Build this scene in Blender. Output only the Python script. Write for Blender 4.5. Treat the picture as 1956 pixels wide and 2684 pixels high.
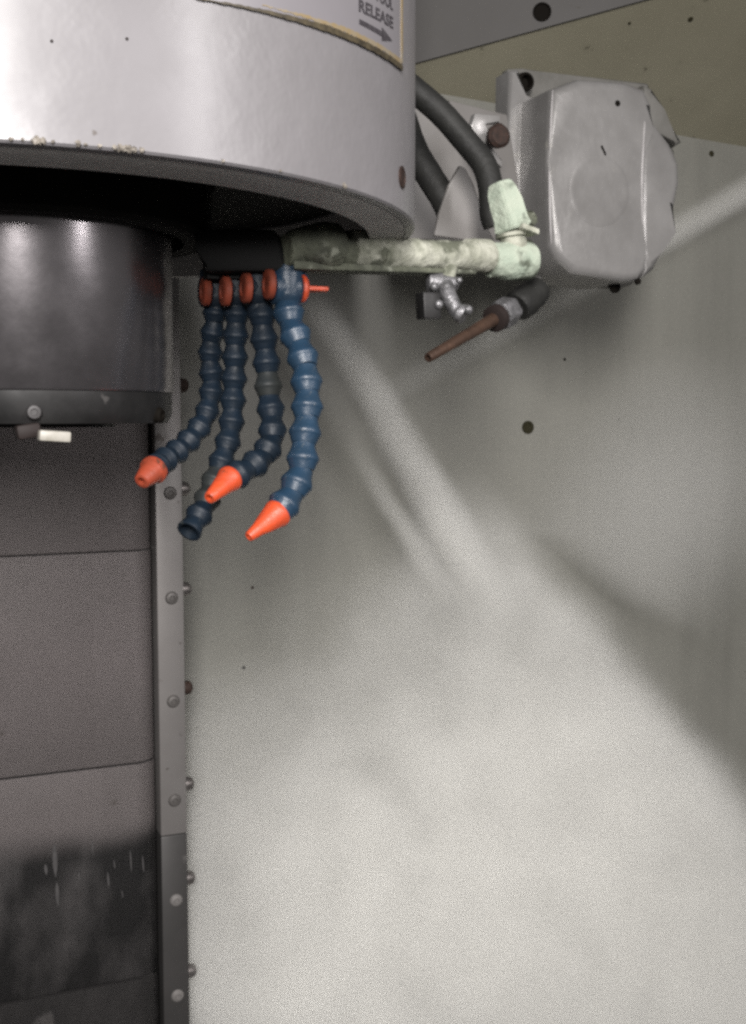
import bpy, bmesh, math, random
from mathutils import Vector, Matrix, Quaternion
random.seed(7)
R = math.radians
for o in list(bpy.data.objects):
    bpy.data.objects.remove(o)
SC = bpy.context.scene
COL = SC.collection

# ------------------------------------------------------------------ camera
CZ = 1.50                      # camera height above the shop floor
FPX = 3000.0                   # focal length in photo pixels (photo 1956 x 2684)
PITCH = -math.atan(252 / FPX)
cam = bpy.data.cameras.new('camera')
cam.sensor_fit = 'VERTICAL'
cam.sensor_height = 36.0
cam.lens = 36.0 * FPX / 2684.0
cam.clip_start = 0.02
cam.clip_end = 100
cam_o = bpy.data.objects.new('camera', cam)
COL.objects.link(cam_o)
cam_o.location = (0, 0, CZ)
cam_o.rotation_euler = (math.pi / 2 + PITCH, 0, 0)
SC.camera = cam_o

# ------------------------------------------------------------------ world: grey surround, dark band added below for reflections, brightened straight down for the underside
W = bpy.data.worlds.new('World')
SC.world = W
W.use_nodes = True
wn, wl_ = W.node_tree.nodes, W.node_tree.links
wn.clear()
wout = wn.new('ShaderNodeOutputWorld')
wbg = wn.new('ShaderNodeBackground')
wtc = wn.new('ShaderNodeTexCoord')
wsep = wn.new('ShaderNodeSeparateXYZ')
wramp = wn.new('ShaderNodeValToRGB')
wl_.new(wtc.outputs['Generated'], wsep.inputs[0])
wmr = wn.new('ShaderNodeMapRange')
wmr.inputs['From Min'].default_value = -1
wmr.inputs['From Max'].default_value = 1
wl_.new(wsep.outputs['Z'], wmr.inputs['Value'])
wl_.new(wmr.outputs[0], wramp.inputs[0])
e = wramp.color_ramp.elements
e[0].position = 0.0; e[0].color = (0.24, 0.235, 0.23, 1)
e[1].position = 1.0; e[1].color = (0.34, 0.34, 0.34, 1)
for pos, v in ((0.19, 0.20), (0.245, 0.03), (0.325, 0.02), (0.37, 0.40), (0.5, 0.50)):
    q = e.new(pos); q.color = (v, v * 0.97, v * 0.95, 1)
wl_.new(wramp.outputs[0], wbg.inputs[0])
wbg.inputs[1].default_value = 0.36
wl_.new(wbg.outputs[0], wout.inputs[0])


def area_lamp(name, loc, target, sx, sy, power, color, spread=180):
    l = bpy.data.lights.new(name, 'AREA')
    l.shape = 'RECTANGLE'
    l.size = sx; l.size_y = sy
    l.energy = power; l.color = color
    l.spread = R(spread)
    o = bpy.data.objects.new(name, l)
    COL.objects.link(o)
    o.location = loc
    o.rotation_euler = (Vector(target) - Vector(loc)).to_track_quat('-Z', 'Y').to_euler()
    return o

# the enclosure's work lamp on the right, and the shop light through the open door behind the camera
area_lamp('work_lamp', (0.70, 0.10, CZ + 0.35), (-0.15, 0.75, CZ + 0.08), 0.085, 0.54, 4.6, (1.0, 0.965, 0.96), 150)
area_lamp('door_light', (0.05, -0.95, CZ + 0.50), (0.08, 1.0, CZ - 0.40), 0.30, 0.72, 31.0, (1.0, 0.968, 0.945), 125)

SC.view_settings.view_transform = 'Standard'
SC.view_settings.look = 'None'
SC.view_settings.exposure = 0.0
SC.view_settings.gamma = 1.0
SC.view_settings.use_curve_mapping = False
cy = SC.cycles
cy.use_denoising = False
cy.max_bounces = 10
cy.volume_bounces = 5
cy.diffuse_bounces = 4
cy.filter_width = 2.9
cy.volume_step_rate = 1.0
cy.volume_max_steps = 128
cy.sample_clamp_indirect = 6.0

# ------------------------------------------------------------------ picture rays -> points in the place
CAM = Vector((0, 0, CZ))
FWD = Vector((0, math.cos(PITCH), math.sin(PITCH)))
UPV = Vector((0, -math.sin(PITCH), math.cos(PITCH)))
Z = Vector((0, 0, 1))


def ray(px, py):
    return FWD + Vector((1, 0, 0)) * ((px - 978) / FPX) + UPV * (-(py - 1342) / FPX)


def P(px, py, d):
    r = ray(px, py)
    return CAM + r * (d / r.y)


def onplane(px, py, p0, n):
    r = ray(px, py)
    return CAM + r * ((p0 - CAM).dot(n) / r.dot(n))

YAW = R(23)                                    # the machine is turned 23 degrees to the lens
MX = Vector((math.cos(YAW), math.sin(YAW), 0))  # machine X, to the right and away
MN = Vector((math.sin(YAW), -math.cos(YAW), 0))  # towards the operator
MB_ = -MN

# ------------------------------------------------------------------ materials


def mat(name, col, rough=0.5, metal=0.0, var=None, vscale=12, vamt=0.5, spots=None, sscale=60, sthr=0.7,
        bump=0.0, bscale=80, stretch=(1, 1, 1), rvar=0.0, spec=0.5, coat=0.0, ssoft=0.05):
    m = bpy.data.materials.new(name)
    m.use_nodes = True
    nt = m.node_tree
    n, l = nt.nodes, nt.links
    b = n['Principled BSDF']
    b.inputs['Roughness'].default_value = rough
    b.inputs['Metallic'].default_value = metal
    b.inputs['Specular IOR Level'].default_value = spec
    b.inputs['Coat Weight'].default_value = coat
    b.inputs['Coat Roughness'].default_value = 0.25
    b.inputs['Base Color'].default_value = (*col, 1)
    tc = n.new('ShaderNodeTexCoord')
    mp = n.new('ShaderNodeMapping')
    mp.inputs['Scale'].default_value = stretch
    l.new(tc.outputs['Object'], mp.inputs['Vector'])

    def noise(scale, det=5, rg=0.6):
        t = n.new('ShaderNodeTexNoise')
        t.inputs['Scale'].default_value = scale
        t.inputs['Detail'].default_value = det
        t.inputs['Roughness'].default_value = rg
        l.new(mp.outputs[0], t.inputs['Vector'])
        return t
    cur = None
    if var is not None:
        t = noise(vscale)
        mr = n.new('ShaderNodeMapRange')
        mr.inputs['From Min'].default_value = 0.5 - 0.18 / max(vamt, 0.05) * 0.5
        mr.inputs['From Max'].default_value = 0.5 + 0.18 / max(vamt, 0.05) * 0.5
        l.new(t.outputs['Fac'], mr.inputs['Value'])
        mx = n.new('ShaderNodeMix'); mx.data_type = 'RGBA'
        mx.inputs['A'].default_value = (*col, 1)
        mx.inputs['B'].default_value = (*var, 1)
        l.new(mr.outputs[0], mx.inputs['Factor'])
        cur = mx.outputs['Result']
    if spots is not None:
        t = noise(sscale, 3, 0.55)
        mr = n.new('ShaderNodeMapRange'); mr.interpolation_type = 'SMOOTHSTEP'
        mr.inputs['From Min'].default_value = sthr
        mr.inputs['From Max'].default_value = sthr + ssoft
        l.new(t.outputs['Fac'], mr.inputs['Value'])
        mx = n.new('ShaderNodeMix'); mx.data_type = 'RGBA'
        if cur is None:
            mx.inputs['A'].default_value = (*col, 1)
        else:
            l.new(cur, mx.inputs['A'])
        mx.inputs['B'].default_value = (*spots, 1)
        l.new(mr.outputs[0], mx.inputs['Factor'])
        cur = mx.outputs['Result']
    if cur is not None:
        l.new(cur, b.inputs['Base Color'])
    if rvar:
        t = noise(vscale * 1.7)
        mr = n.new('ShaderNodeMapRange')
        mr.inputs['From Min'].default_value = 0.3
        mr.inputs['From Max'].default_value = 0.7
        mr.inputs['To Min'].default_value = max(0.02, rough - rvar)
        mr.inputs['To Max'].default_value = min(1, rough + rvar)
        l.new(t.outputs['Fac'], mr.inputs['Value'])
        l.new(mr.outputs[0], b.inputs['Roughness'])
    if bump:
        t = noise(bscale, 4)
        bp = n.new('ShaderNodeBump')
        bp.inputs['Strength'].default_value = bump
        bp.inputs['Distance'].default_value = 0.004
        l.new(t.outputs['Fac'], bp.inputs['Height'])
        l.new(bp.outputs[0], b.inputs['Normal'])
    return m

M = {}
M['head'] = mat('head_paint', (0.172, 0.164, 0.172), 0.44, 0, (0.132, 0.126, 0.129), 7, 0.35, (0.075, 0.063, 0.057), 60, 0.735, 0.35, 22, rvar=0.14, coat=0.18)
M['head_lip'] = mat('lip_paint', (0.50, 0.48, 0.46), 0.6, 0, (0.40, 0.385, 0.37), 30, 0.4, bump=0.15, bscale=120, spec=0.3)
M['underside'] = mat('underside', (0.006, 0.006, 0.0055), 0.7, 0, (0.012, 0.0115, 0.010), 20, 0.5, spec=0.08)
M['steel'] = mat('ground_steel', (0.30, 0.282, 0.293), 0.27, 0.95, (0.25, 0.235, 0.243), 30, 0.3, (0.11, 0.10, 0.10), 110, 0.77, rvar=0.03, bump=0.03, bscale=40)
M['steel_dark'] = mat('dark_steel', (0.030, 0.029, 0.029), 0.45, 0.5, (0.016, 0.016, 0.016), 40, 0.4, (0.07, 0.066, 0.064), 70, 0.68, rvar=0.1, spec=0.3)
M['ceramic'] = mat('key_white', (0.33, 0.315, 0.28), 0.45, 0, (0.25, 0.235, 0.20), 150, 0.6)
M['key_steel'] = mat('key_steel', (0.055, 0.052, 0.053), 0.55, 0.3, (0.03, 0.028, 0.028), 300, 0.5)
M['screw_dull'] = mat('screw_dull', (0.105, 0.098, 0.094), 0.5, 0.4, (0.065, 0.06, 0.056), 300, 0.5)
M['brown'] = mat('brown_grease', (0.018, 0.013, 0.012), 0.6, spec=0.2)
M['chrome'] = mat('chrome', (0.21, 0.207, 0.215), 0.45, 0.6, (0.08, 0.08, 0.08), 120, 0.6, bump=0.4, bscale=180)
M['blue'] = mat('hose_blue', (0.011, 0.034, 0.066), 0.40, 0, (0.013, 0.026, 0.043), 45, 0.35, (0.06, 0.07, 0.075), 150, 0.67, 0.15, 300)
M['blue_shaded'] = mat('hose_blue_shaded', (0.0050, 0.0125, 0.0235), 0.5, 0, (0.008, 0.012, 0.017), 45, 0.4, (0.03, 0.036, 0.038), 150, 0.67, 0.15, 300, spec=0.28)  # darker copy of the hose blue, shade on the left hoses put into the colour
M['blue_dirty'] = mat('hose_blue_dirty', (0.014, 0.018, 0.021), 0.55, 0, (0.022, 0.023, 0.020), 60, 0.4, spec=0.3)
M['orange'] = mat('orange_plastic', (0.52, 0.062, 0.016), 0.45, 0, (0.36, 0.048, 0.018), 60, 0.5, (0.15, 0.036, 0.016), 150, 0.63, 0.2, 150, ssoft=0.1)
M['orange_dull'] = mat('orange_dull', (0.30, 0.045, 0.018), 0.5, 0, (0.20, 0.04, 0.02), 70, 0.5, (0.10, 0.03, 0.016), 190, 0.66, 0.15, 200)
M['orange_shaded'] = mat('orange_plastic_shaded', (0.21, 0.042, 0.022), 0.6, 0, (0.09, 0.027, 0.017), 90, 0.5, spec=0.2)  # darker copy of the knob orange with the shadow under the head painted in
M['black_block'] = mat('black_block', (0.006, 0.006, 0.006), 0.6, spec=0.1)
M['rubber'] = mat('black_rubber', (0.009, 0.009, 0.0085), 0.6, 0, (0.018, 0.018, 0.0165), 50, 0.4, bump=0.2, bscale=160, spec=0.25)
M['crust'] = mat('coolant_crust', (0.37, 0.372, 0.312), 0.88, 0, (0.17, 0.176, 0.135), 80, 0.6, (0.085, 0.09, 0.065), 55, 0.53, 0.6, 130, ssoft=0.16)
M['crust_mint'] = mat('mint_crust', (0.35, 0.38, 0.31), 0.85, 0, (0.235, 0.285, 0.225), 50, 0.4, (0.07, 0.082, 0.06), 42, 0.53, 0.9, 90, ssoft=0.12)
M['olive'] = mat('olive_grime', (0.105, 0.112, 0.080), 0.8, 0, (0.045, 0.048, 0.035), 55, 0.6, (0.25, 0.26, 0.21), 60, 0.57, 0.8, 110, ssoft=0.14)
M['alu'] = mat('cast_cover', (0.225, 0.219, 0.214), 0.36, 0.25, (0.150, 0.145, 0.140), 13, 0.5, (0.31, 0.30, 0.265), 34, 0.63, 0.35, 18, rvar=0.14, ssoft=0.15)
M['alu_dark'] = mat('darker_cover_plate', (0.125, 0.121, 0.112), 0.5, 0.1, (0.085, 0.082, 0.073), 30, 0.5, bump=0.1, bscale=60)
M['bracket'] = mat('bracket_paint', (0.145, 0.137, 0.131), 0.5, 0, (0.11, 0.104, 0.098), 22, 0.4, bump=0.06, bscale=50)
M['wall'] = mat('wall_paint', (0.190, 0.187, 0.166), 0.5, 0, (0.162, 0.160, 0.141), 5, 0.35, (0.05, 0.045, 0.038), 120, 0.785, 0.06, 40)
_n, _l = M['wall'].node_tree.nodes, M['wall'].node_tree.links
_b = _n['Principled BSDF']
_src = _b.inputs['Base Color'].links[0].from_socket
_tc = _n.new('ShaderNodeTexCoord')
for (_sc, _st, _lo, _hi, _a) in ((1.0, (26, 26, 1.3), 0.50, 0.78, 0.90), (1.0, (420, 420, 420), 0.2, 0.8, 0.80), (1.0, (11, 11, 2.2), 0.46, 0.70, 0.86)):
    _mp = _n.new('ShaderNodeMapping'); _mp.inputs['Scale'].default_value = _st
    _l.new(_tc.outputs['Object'], _mp.inputs['Vector'])
    _t = _n.new('ShaderNodeTexNoise'); _t.inputs['Scale'].default_value = _sc; _t.inputs['Detail'].default_value = 4
    _l.new(_mp.outputs[0], _t.inputs['Vector'])
    _mr = _n.new('ShaderNodeMapRange')
    _mr.inputs['From Min'].default_value = _lo; _mr.inputs['From Max'].default_value = _hi
    _mr.inputs['To Min'].default_value = 1.0; _mr.inputs['To Max'].default_value = _a
    _l.new(_t.outputs['Fac'], _mr.inputs['Value'])
    _mx = _n.new('ShaderNodeMix'); _mx.data_type = 'RGBA'; _mx.blend_type = 'MULTIPLY'
    _mx.inputs['Factor'].default_value = 1.0
    _l.new(_src, _mx.inputs['A']); _l.new(_mr.outputs[0], _mx.inputs['B'])
    _src = _mx.outputs['Result']
_l.new(_src, _b.inputs['Base Color'])
M['ceil'] = mat('cream_panel', (0.215, 0.202, 0.150), 0.6, 0, (0.165, 0.154, 0.112), 5, 0.4, (0.06, 0.055, 0.038), 40, 0.66, 0.06, 30, ssoft=0.14, spec=0.35)
M['run'] = mat('coolant_run', (0.058, 0.055, 0.055), 0.55, 0.0, (0.04, 0.038, 0.038), 150, 0.7, spec=0.3)
M['edge_highlight'] = mat('painted_edge_highlight', (0.25, 0.24, 0.237), 0.45, 0.1, (0.18, 0.172, 0.17), 60, 0.5)  # lighter tone paints the bright highlight along the cover's folds
M['rail_low'] = mat('rail_dark_reflection', (0.055, 0.052, 0.051), 0.45, 0.4, (0.036, 0.035, 0.034), 14, 0.4, (0.12, 0.115, 0.11), 40, 0.68, ssoft=0.12)  # darker copy of the rail steel, a dark reflection painted as colour
M['upper'] = mat('upper_panel', (0.060, 0.057, 0.055), 0.6, 0, (0.050, 0.047, 0.044), 10, 0.4, (0.035, 0.03, 0.022), 70, 0.70, ssoft=0.12, spec=0.3)
M['cover'] = mat('cover_steel', (0.232, 0.206, 0.204), 0.48, 0.25, (0.180, 0.163, 0.159), 5, 0.45, (0.12, 0.105, 0.095), 45, 0.70, 0.04, 14, rvar=0.10, ssoft=0.16)
M['cover_dark'] = mat('dark_reflection_steel', (0.070, 0.066, 0.065), 0.40, 0.35, (0.034, 0.033, 0.033), 9, 0.6, (0.115, 0.108, 0.106), 14, 0.56, 0.05, 20, stretch=(1.6, 1.6, 0.8), rvar=0.1)  # dark reflection put into the colour of the lowest cover section
def dark_reflection_material():
    """Cover steel with a dark reflection painted into its lower part below an uneven edge (heights above the section's origin)."""
    a, b = M['cover'].copy(), M['cover_dark']
    a.name = 'cover_dark_reflection'
    nt = a.node_tree
    n, l = nt.nodes, nt.links
    pr = n['Principled BSDF']
    src = pr.inputs['Base Color'].links[0].from_socket
    tc = n.new('ShaderNodeTexCoord'); sep = n.new('ShaderNodeSeparateXYZ')
    l.new(tc.outputs['Object'], sep.inputs[0])
    t = n.new('ShaderNodeTexNoise'); t.inputs['Scale'].default_value = 16; t.inputs['Detail'].default_value = 5
    l.new(tc.outputs['Object'], t.inputs['Vector'])
    ad = n.new('ShaderNodeMath'); ad.operation = 'MULTIPLY_ADD'
    l.new(t.outputs['Fac'], ad.inputs[0]); ad.inputs[1].default_value = 0.022; l.new(sep.outputs['Z'], ad.inputs[2])
    mr = n.new('ShaderNodeMapRange'); mr.interpolation_type = 'SMOOTHSTEP'
    mr.name = 'falloff'
    l.new(ad.outputs[0], mr.inputs['Value'])
    t2 = n.new('ShaderNodeTexNoise'); t2.inputs['Scale'].default_value = 13; t2.inputs['Detail'].default_value = 6
    mp = n.new('ShaderNodeMapping'); mp.inputs['Scale'].default_value = (1.5, 1.5, 0.8)
    l.new(tc.outputs['Object'], mp.inputs[0]); l.new(mp.outputs[0], t2.inputs['Vector'])
    r2 = n.new('ShaderNodeValToRGB')
    r2.color_ramp.elements[0].position = 0.40; r2.color_ramp.elements[0].color = (0.030, 0.029, 0.029, 1)
    r2.color_ramp.elements[1].position = 0.66; r2.color_ramp.elements[1].color = (0.115, 0.108, 0.107, 1)
    l.new(t2.outputs['Fac'], r2.inputs[0])
    mx = n.new('ShaderNodeMix'); mx.data_type = 'RGBA'
    l.new(mr.outputs[0], mx.inputs['Factor']); l.new(src, mx.inputs['A']); l.new(r2.outputs[0], mx.inputs['B'])
    l.new(mx.outputs['Result'], pr.inputs['Base Color'])
    return a, mr

M['cover_reflection'], FALLOFF = dark_reflection_material()  # dark reflection painted on the lower cover by height
M['strip'] = mat('rail_steel', (0.20, 0.190, 0.184), 0.45, 0.45, (0.16, 0.15, 0.145), 14, 0.4, (0.09, 0.08, 0.074), 60, 0.70)
M['gap'] = mat('gap_black', (0.02, 0.018, 0.018), 0.7)
M['screw'] = mat('screw_steel', (0.20, 0.185, 0.18), 0.4, 0.85, (0.10, 0.09, 0.085), 300, 0.5)
M['screw_rust'] = mat('screw_rusty', (0.040, 0.023, 0.018), 0.65, 0.2, (0.02, 0.015, 0.013), 400, 0.5, spec=0.2)
M['hole'] = mat('hole_dark', (0.006, 0.005, 0.004), 0.8, spec=0.05)
M['plug'] = mat('plug_olive', (0.020, 0.018, 0.009), 0.7, spec=0.1)
M['copper'] = mat('aged_copper', (0.10, 0.058, 0.04), 0.5, 0.6, (0.05, 0.032, 0.024), 70, 0.5, bump=0.2, bscale=120)
M['label'] = mat('label_face', (0.165, 0.155, 0.166), 0.36, 0, (0.145, 0.138, 0.144), 20, 0.3)
M['ink'] = mat('label_ink', (0.018, 0.014, 0.018), 0.5, 0, (0.05, 0.046, 0.05), 260, 0.5)
M['gold'] = mat('label_gold', (0.19, 0.135, 0.060), 0.45, 0, (0.19, 0.165, 0.125), 90, 0.5)
M['edge_black'] = mat('label_edge', (0.022, 0.017, 0.010), 0.5, 0, (0.07, 0.055, 0.03), 180, 0.5)
M['residue'] = mat('dried_residue', (0.07, 0.06, 0.05), 0.6, 0, (0.30, 0.27, 0.23), 150, 0.6)

# ------------------------------------------------------------------ mesh helpers


def link_mesh(name, bm, m, parent=None, loc=None, smooth=35):
    """Link a bmesh built in world coordinates as one object whose origin is at loc (or at its parent)."""
    base = Vector(loc) if loc is not None else Vector((0, 0, 0))
    org = base
    if parent is not None and loc is None:
        org = wloc(parent)
    bmesh.ops.recalc_face_normals(bm, faces=bm.faces)
    for v in bm.verts:
        v.co -= org
    me = bpy.data.meshes.new(name)
    bm.to_mesh(me); bm.free()
    me.materials.append(m)
    if smooth:
        for p in me.polygons:
            p.use_smooth = True
        me.set_sharp_from_angle(angle=R(smooth))
    o = bpy.data.objects.new(name, me)
    COL.objects.link(o)
    if parent is not None:
        o.parent = parent
        o.location = org - wloc(parent)
    else:
        o.location = org
    return o


def wloc(o):
    v = Vector(o.location)
    while o.parent is not None:
        o = o.parent
        v = v + o.location
    return v


def thing(name, label, cat, loc, group=None):
    o = bpy.data.objects.new(name, None)
    o.empty_display_size = 0.02
    COL.objects.link(o)
    o.location = loc
    o['label'] = label; o['category'] = cat
    if group:
        o['group'] = group
    return o


def tag(o, label, cat, group=None, kind=None):
    o['label'] = label; o['category'] = cat
    if group:
        o['group'] = group
    if kind:
        o['kind'] = kind
    return o


def frame(axis):
    axis = axis.normalized()
    h = Z if abs(axis.z) < 0.95 else Vector((0, 1, 0))
    a = h.cross(axis).normalized()
    return a, axis.cross(a).normalized(), axis


def lathe(bm, p0, axis, prof, segs=32, phase=0.0, wob=0.0, seed=0, frm=None, closed=False):
    """prof: list of (radius, distance along axis); closed joins the last ring to the first (a hollow ring)."""
    if closed:
        prof = list(prof) + [prof[0]]
    a, b, c = frm if frm else frame(axis)
    rnd = random.Random(seed)
    rings = []
    for (r, t) in prof:
        ctr = p0 + c * t
        if r < 1e-6:
            rings.append([bm.verts.new(ctr)])
            continue
        ring = []
        for i in range(segs):
            an = phase + 2 * math.pi * i / segs
            rr = r * (1 + wob * (rnd.random() - 0.5))
            ring.append(bm.verts.new(ctr + a * (rr * math.cos(an)) + b * (rr * math.sin(an))))
        rings.append(ring)
    if closed:
        bmesh.ops.delete(bm, geom=rings[-1], context='VERTS')
        rings[-1] = rings[0]
    for k in range(len(rings) - 1):
        A, B = rings[k], rings[k + 1]
        if len(A) == 1 and len(B) == 1:
            continue
        for i in range(segs):
            j = (i + 1) % segs
            if len(A) == 1:
                bm.faces.new((A[0], B[i], B[j]))
            elif len(B) == 1:
                bm.faces.new((A[i], A[j], B[0]))
            else:
                bm.faces.new((A[i], A[j], B[j], B[i]))
    for ring in () if closed else (rings[0], rings[-1]):
        if len(ring) > 2:
            bm.faces.new(ring)
    return bm


def smooth_path(pts, n=8):
    out = []
    q = [pts[0] * 2 - pts[1]] + list(pts) + [pts[-1] * 2 - pts[-2]]
    for i in range(1, len(q) - 2):
        for k in range(n):
            t = k / n
            a, b, c, d = q[i - 1], q[i], q[i + 1], q[i + 2]
            out.append(0.5 * ((2 * b) + (c - a) * t + (2 * a - 5 * b + 4 * c - d) * t * t + (3 * b - a - 3 * c + d) * t ** 3))
    out.append(pts[-1].copy())
    return out


def tube(bm, path, rad, segs=16, wob=0.0, seed=0, cap=True):
    rnd = random.Random(seed)
    n = len(path)
    t0 = (path[1] - path[0]).normalized()
    a, b, _ = frame(t0)
    rings = []
    prev = t0
    for i, p in enumerate(path):
        t = (path[min(i + 1, n - 1)] - path[max(i - 1, 0)]).normalized()
        q = prev.rotation_difference(t)
        a = q @ a; b = q @ b; prev = t
        r = rad(i / (n - 1)) if callable(rad) else rad
        ring = []
        for k in range(segs):
            an = 2 * math.pi * k / segs
            rr = r * (1 + wob * (rnd.random() - 0.5))
            ring.append(bm.verts.new(p + a * (rr * math.cos(an)) + b * (rr * math.sin(an))))
        rings.append(ring)
    for i in range(n - 1):
        for k in range(segs):
            j = (k + 1) % segs
            bm.faces.new((rings[i][k], rings[i][j], rings[i + 1][j], rings[i + 1][k]))
    if cap:
        bm.faces.new(rings[0]); bm.faces.new(rings[-1])
    return bm


def prism(bm, pts, depth_vec, bevel=0.0, segs=2, front_only=False):
    """Polygon pts (planar, world) extruded by depth_vec; bevel rounds its edges."""
    f = [bm.verts.new(p) for p in pts]
    bk = [bm.verts.new(p + depth_vec) for p in pts]
    ff = bm.faces.new(f); bf = bm.faces.new(bk)
    side = []
    n = len(pts)
    for i in range(n):
        j = (i + 1) % n
        side.append(bm.faces.new((f[i], f[j], bk[j], bk[i])))
    if bevel:
        ed = list(ff.edges)
        if not front_only:
            ed = list({e for fc in [ff, bf] + side for e in fc.edges})
        bmesh.ops.bevel(bm, geom=ed, offset=bevel, segments=segs, profile=0.5, affect='EDGES', clamp_overlap=True)
    return bm


def boxm(bm, ctr, ax, ay, az, sx, sy, sz, bevel=0.0, segs=2):
    ax, ay, az = ax.normalized(), ay.normalized(), az.normalized()
    pts = [ctr - ay * (sy / 2) + ax * (u * sx / 2) + az * (w * sz / 2) for u, w in ((-1, -1), (1, -1), (1, 1), (-1, 1))]
    return prism(bm, pts, ay * sy, bevel, segs)


def NB():
    return bmesh.new()

# ------------------------------------------------------------------ setting: the sheet-metal enclosure
WALL0 = Vector((0, 1.30, CZ))


def wallp(px, py, off=0.0):
    return onplane(px, py, WALL0 + MN * off, MN)

e2l, e2r = wallp(1000, 219), wallp(2150, 419)
bm = NB()
prism(bm, [e2l, e2r, wallp(2150, 3000), wallp(250, 3000), wallp(250, 90)], -MN * 0.02)
wall = link_mesh('rear_wall', bm, M['wall'], loc=wallp(1200, 1300))
tag(wall, 'grey painted sheet metal enclosure wall behind the spray', 'wall', kind='structure')

tilt = R(33)
e2d = (e2r - e2l).normalized()
sdir = (MN * math.cos(tilt) + Z * math.sin(tilt)).normalized()
cn = e2d.cross(sdir).normalized()


def ceilp(px, py, off=0.0):
    return onplane(px, py, e2l + cn * off, cn)

bm = NB()
prism(bm, [ceilp(1000, 219), ceilp(2150, 419), ceilp(2150, -130), ceilp(1000, 187)], -cn * 0.01 if cn.dot(MN) > 0 else cn * 0.01)
cp = link_mesh('ceiling_panel', bm, M['ceil'], loc=ceilp(1600, 200))
tag(cp, 'sloping cream sheet metal panel above the grey motor cover', 'panel', kind='structure')
u0, u1 = ceilp(1000, 187), ceilp(2150, -130)
ud = (u1 - u0).normalized()
un = ud.cross(Z).normalized()
if un.dot(MN) < 0:
    un = -un


def upp(px, py, off=0.0):
    return onplane(px, py, u0 + un * (off + 0.002), un)

bm = NB()
prism(bm, [upp(1000, 190), upp(2150, -127), upp(2150, -420), upp(1000, -420)], -un * 0.01)
up = link_mesh('upper_wall', bm, M['upper'], loc=upp(1300, 0))
tag(up, 'dark grey upper wall sheet above the cream panel', 'wall', kind='structure')

# fasteners and pits in the sheets


def stud(name, pt, n, r, h, m, parent, dome=True):
    bm = NB()
    prof = [(r, -0.001), (r, h * 0.45), (r * 0.85, h * 0.8), (r * 0.45, h), (0, h)] if dome else [(r, -0.001), (r, h), (r * 0.7, h), (r * 0.6, h * 0.4), (0, h * 0.4)]
    lathe(bm, pt, n, prof, 16)
    return link_mesh(name, bm, m, parent, loc=pt)

stud('plug', wallp(1383, 1120), MN, 0.0078, 0.002, M['plug'], wall, False)
for (px, py, r, mm) in ((1480, 942, 0.0024, 'hole'), (1500, 1634, 0.0022, 'hole'), (639, 1750, 0.0025, 'hole'), (1817, 2035, 0.0024, 'hole'),
                        (1807, 2210, 0.0025, 'screw'), (702, 2200, 0.0024, 'screw'), (737, 2303, 0.002, 'screw'), (662, 1540, 0.0022, 'screw_rust'),
                        (1865, 403, 0.005, 'plug'), (1622, 1100, 0.0016, 'plug')):
    stud('rivet', wallp(px, py), MN, r * 0.75, 0.0010, M[mm], wall)
bm = NB(); lathe(bm, upp(1421, 32), un, [(0.0100, -0.001), (0.0100, 0.002), (0.0085, 0.0025), (0.008, 0.0005), (0, 0.0005)], 20)
link_mesh('screw', bm, M['hole'], up, loc=upp(1421, 32))
ck = cn if cn.dot(CAM - e2l) > 0 else -cn
for (px, py, r) in ((1810, 50, 0.003), (1650, 60, 0.0016)):
    stud('rivet', ceilp(px, py), ck, r, 0.0012, M['plug'], cp)

# ------------------------------------------------------------------ way cover and its rail on the left
COV0 = P(450, 1090, 1.03)


def covp(px, py, off=0.0):
    return onplane(px, py, COV0 + MN * off, MN)


def cov_uv(px, py):
    p = covp(px, py)
    return (p - COV0).dot(MX), p.z


def cov_pt(u, z, off=0.0):
    return COV0 + MX * u + Z * (z - COV0.z) + MN * off

u_right = cov_uv(404, 1350)[0]
u_left = cov_uv(-400, 1350)[0]
wc = thing('way_cover', 'telescoping steel way cover of stacked sections at the left below the spindle', 'way cover', cov_pt(u_right - 0.1, cov_uv(200, 2500)[1] - 0.05))
zs = [cov_uv(230, 560)[1], cov_uv(200, 1450)[1], cov_uv(200, 2017)[1], cov_uv(200, 2203)[1], cov_uv(200, 2590)[1], cov_uv(200, 2900)[1]]
mats = ['cover', 'cover', 'cover_reflection', 'cover_reflection', 'cover_dark']
labels = [None, None, 'section pale above, dark reflection painted in below, with drip streaks', None, 'bottom section painted dark like a reflection']
offs = [0.0, 0.0018, 0.0032, 0.0032, 0.0048]
for k in range(5):
    zt, zb = zs[k], zs[k + 1]
    o_ = offs[k]
    bm = NB()
    # sheet with its right edge rolled back
    prof = [(u_left, 0.0)]
    rr = 0.020
    for q in range(9):
        an = q / 8 * R(80)
        prof.append((u_right - rr + rr * math.sin(an), -rr + rr * math.cos(an)))
    prof.append((u_right, -0.06))
    if k == 3:
        continue
    if k == 2:
        zb = zs[4]
    zts = [zt - 0.0006, zb + 0.002, zb + 0.0004] if k < 4 else [zt - 0.0006, zb]
    offz = [o_, o_, o_ - 0.0008] if k < 4 else [o_, o_]
    rows = []
    for zz, oo in zip(zts, offz):
        rows.append([bm.verts.new(cov_pt(u, zz, oo + dd)) for (u, dd) in prof])
    for a_, b_ in zip(rows[:-1], rows[1:]):
        for i in range(len(prof) - 1):
            bm.faces.new((a_[i], a_[i + 1], b_[i + 1], b_[i]))
    bmesh.ops.solidify(bm, geom=list(bm.faces), thickness=0.0012)
    so = link_mesh('cover_section', bm, M[mats[k]], wc)
    if labels[k]:
        so['label'] = labels[k]
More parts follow.
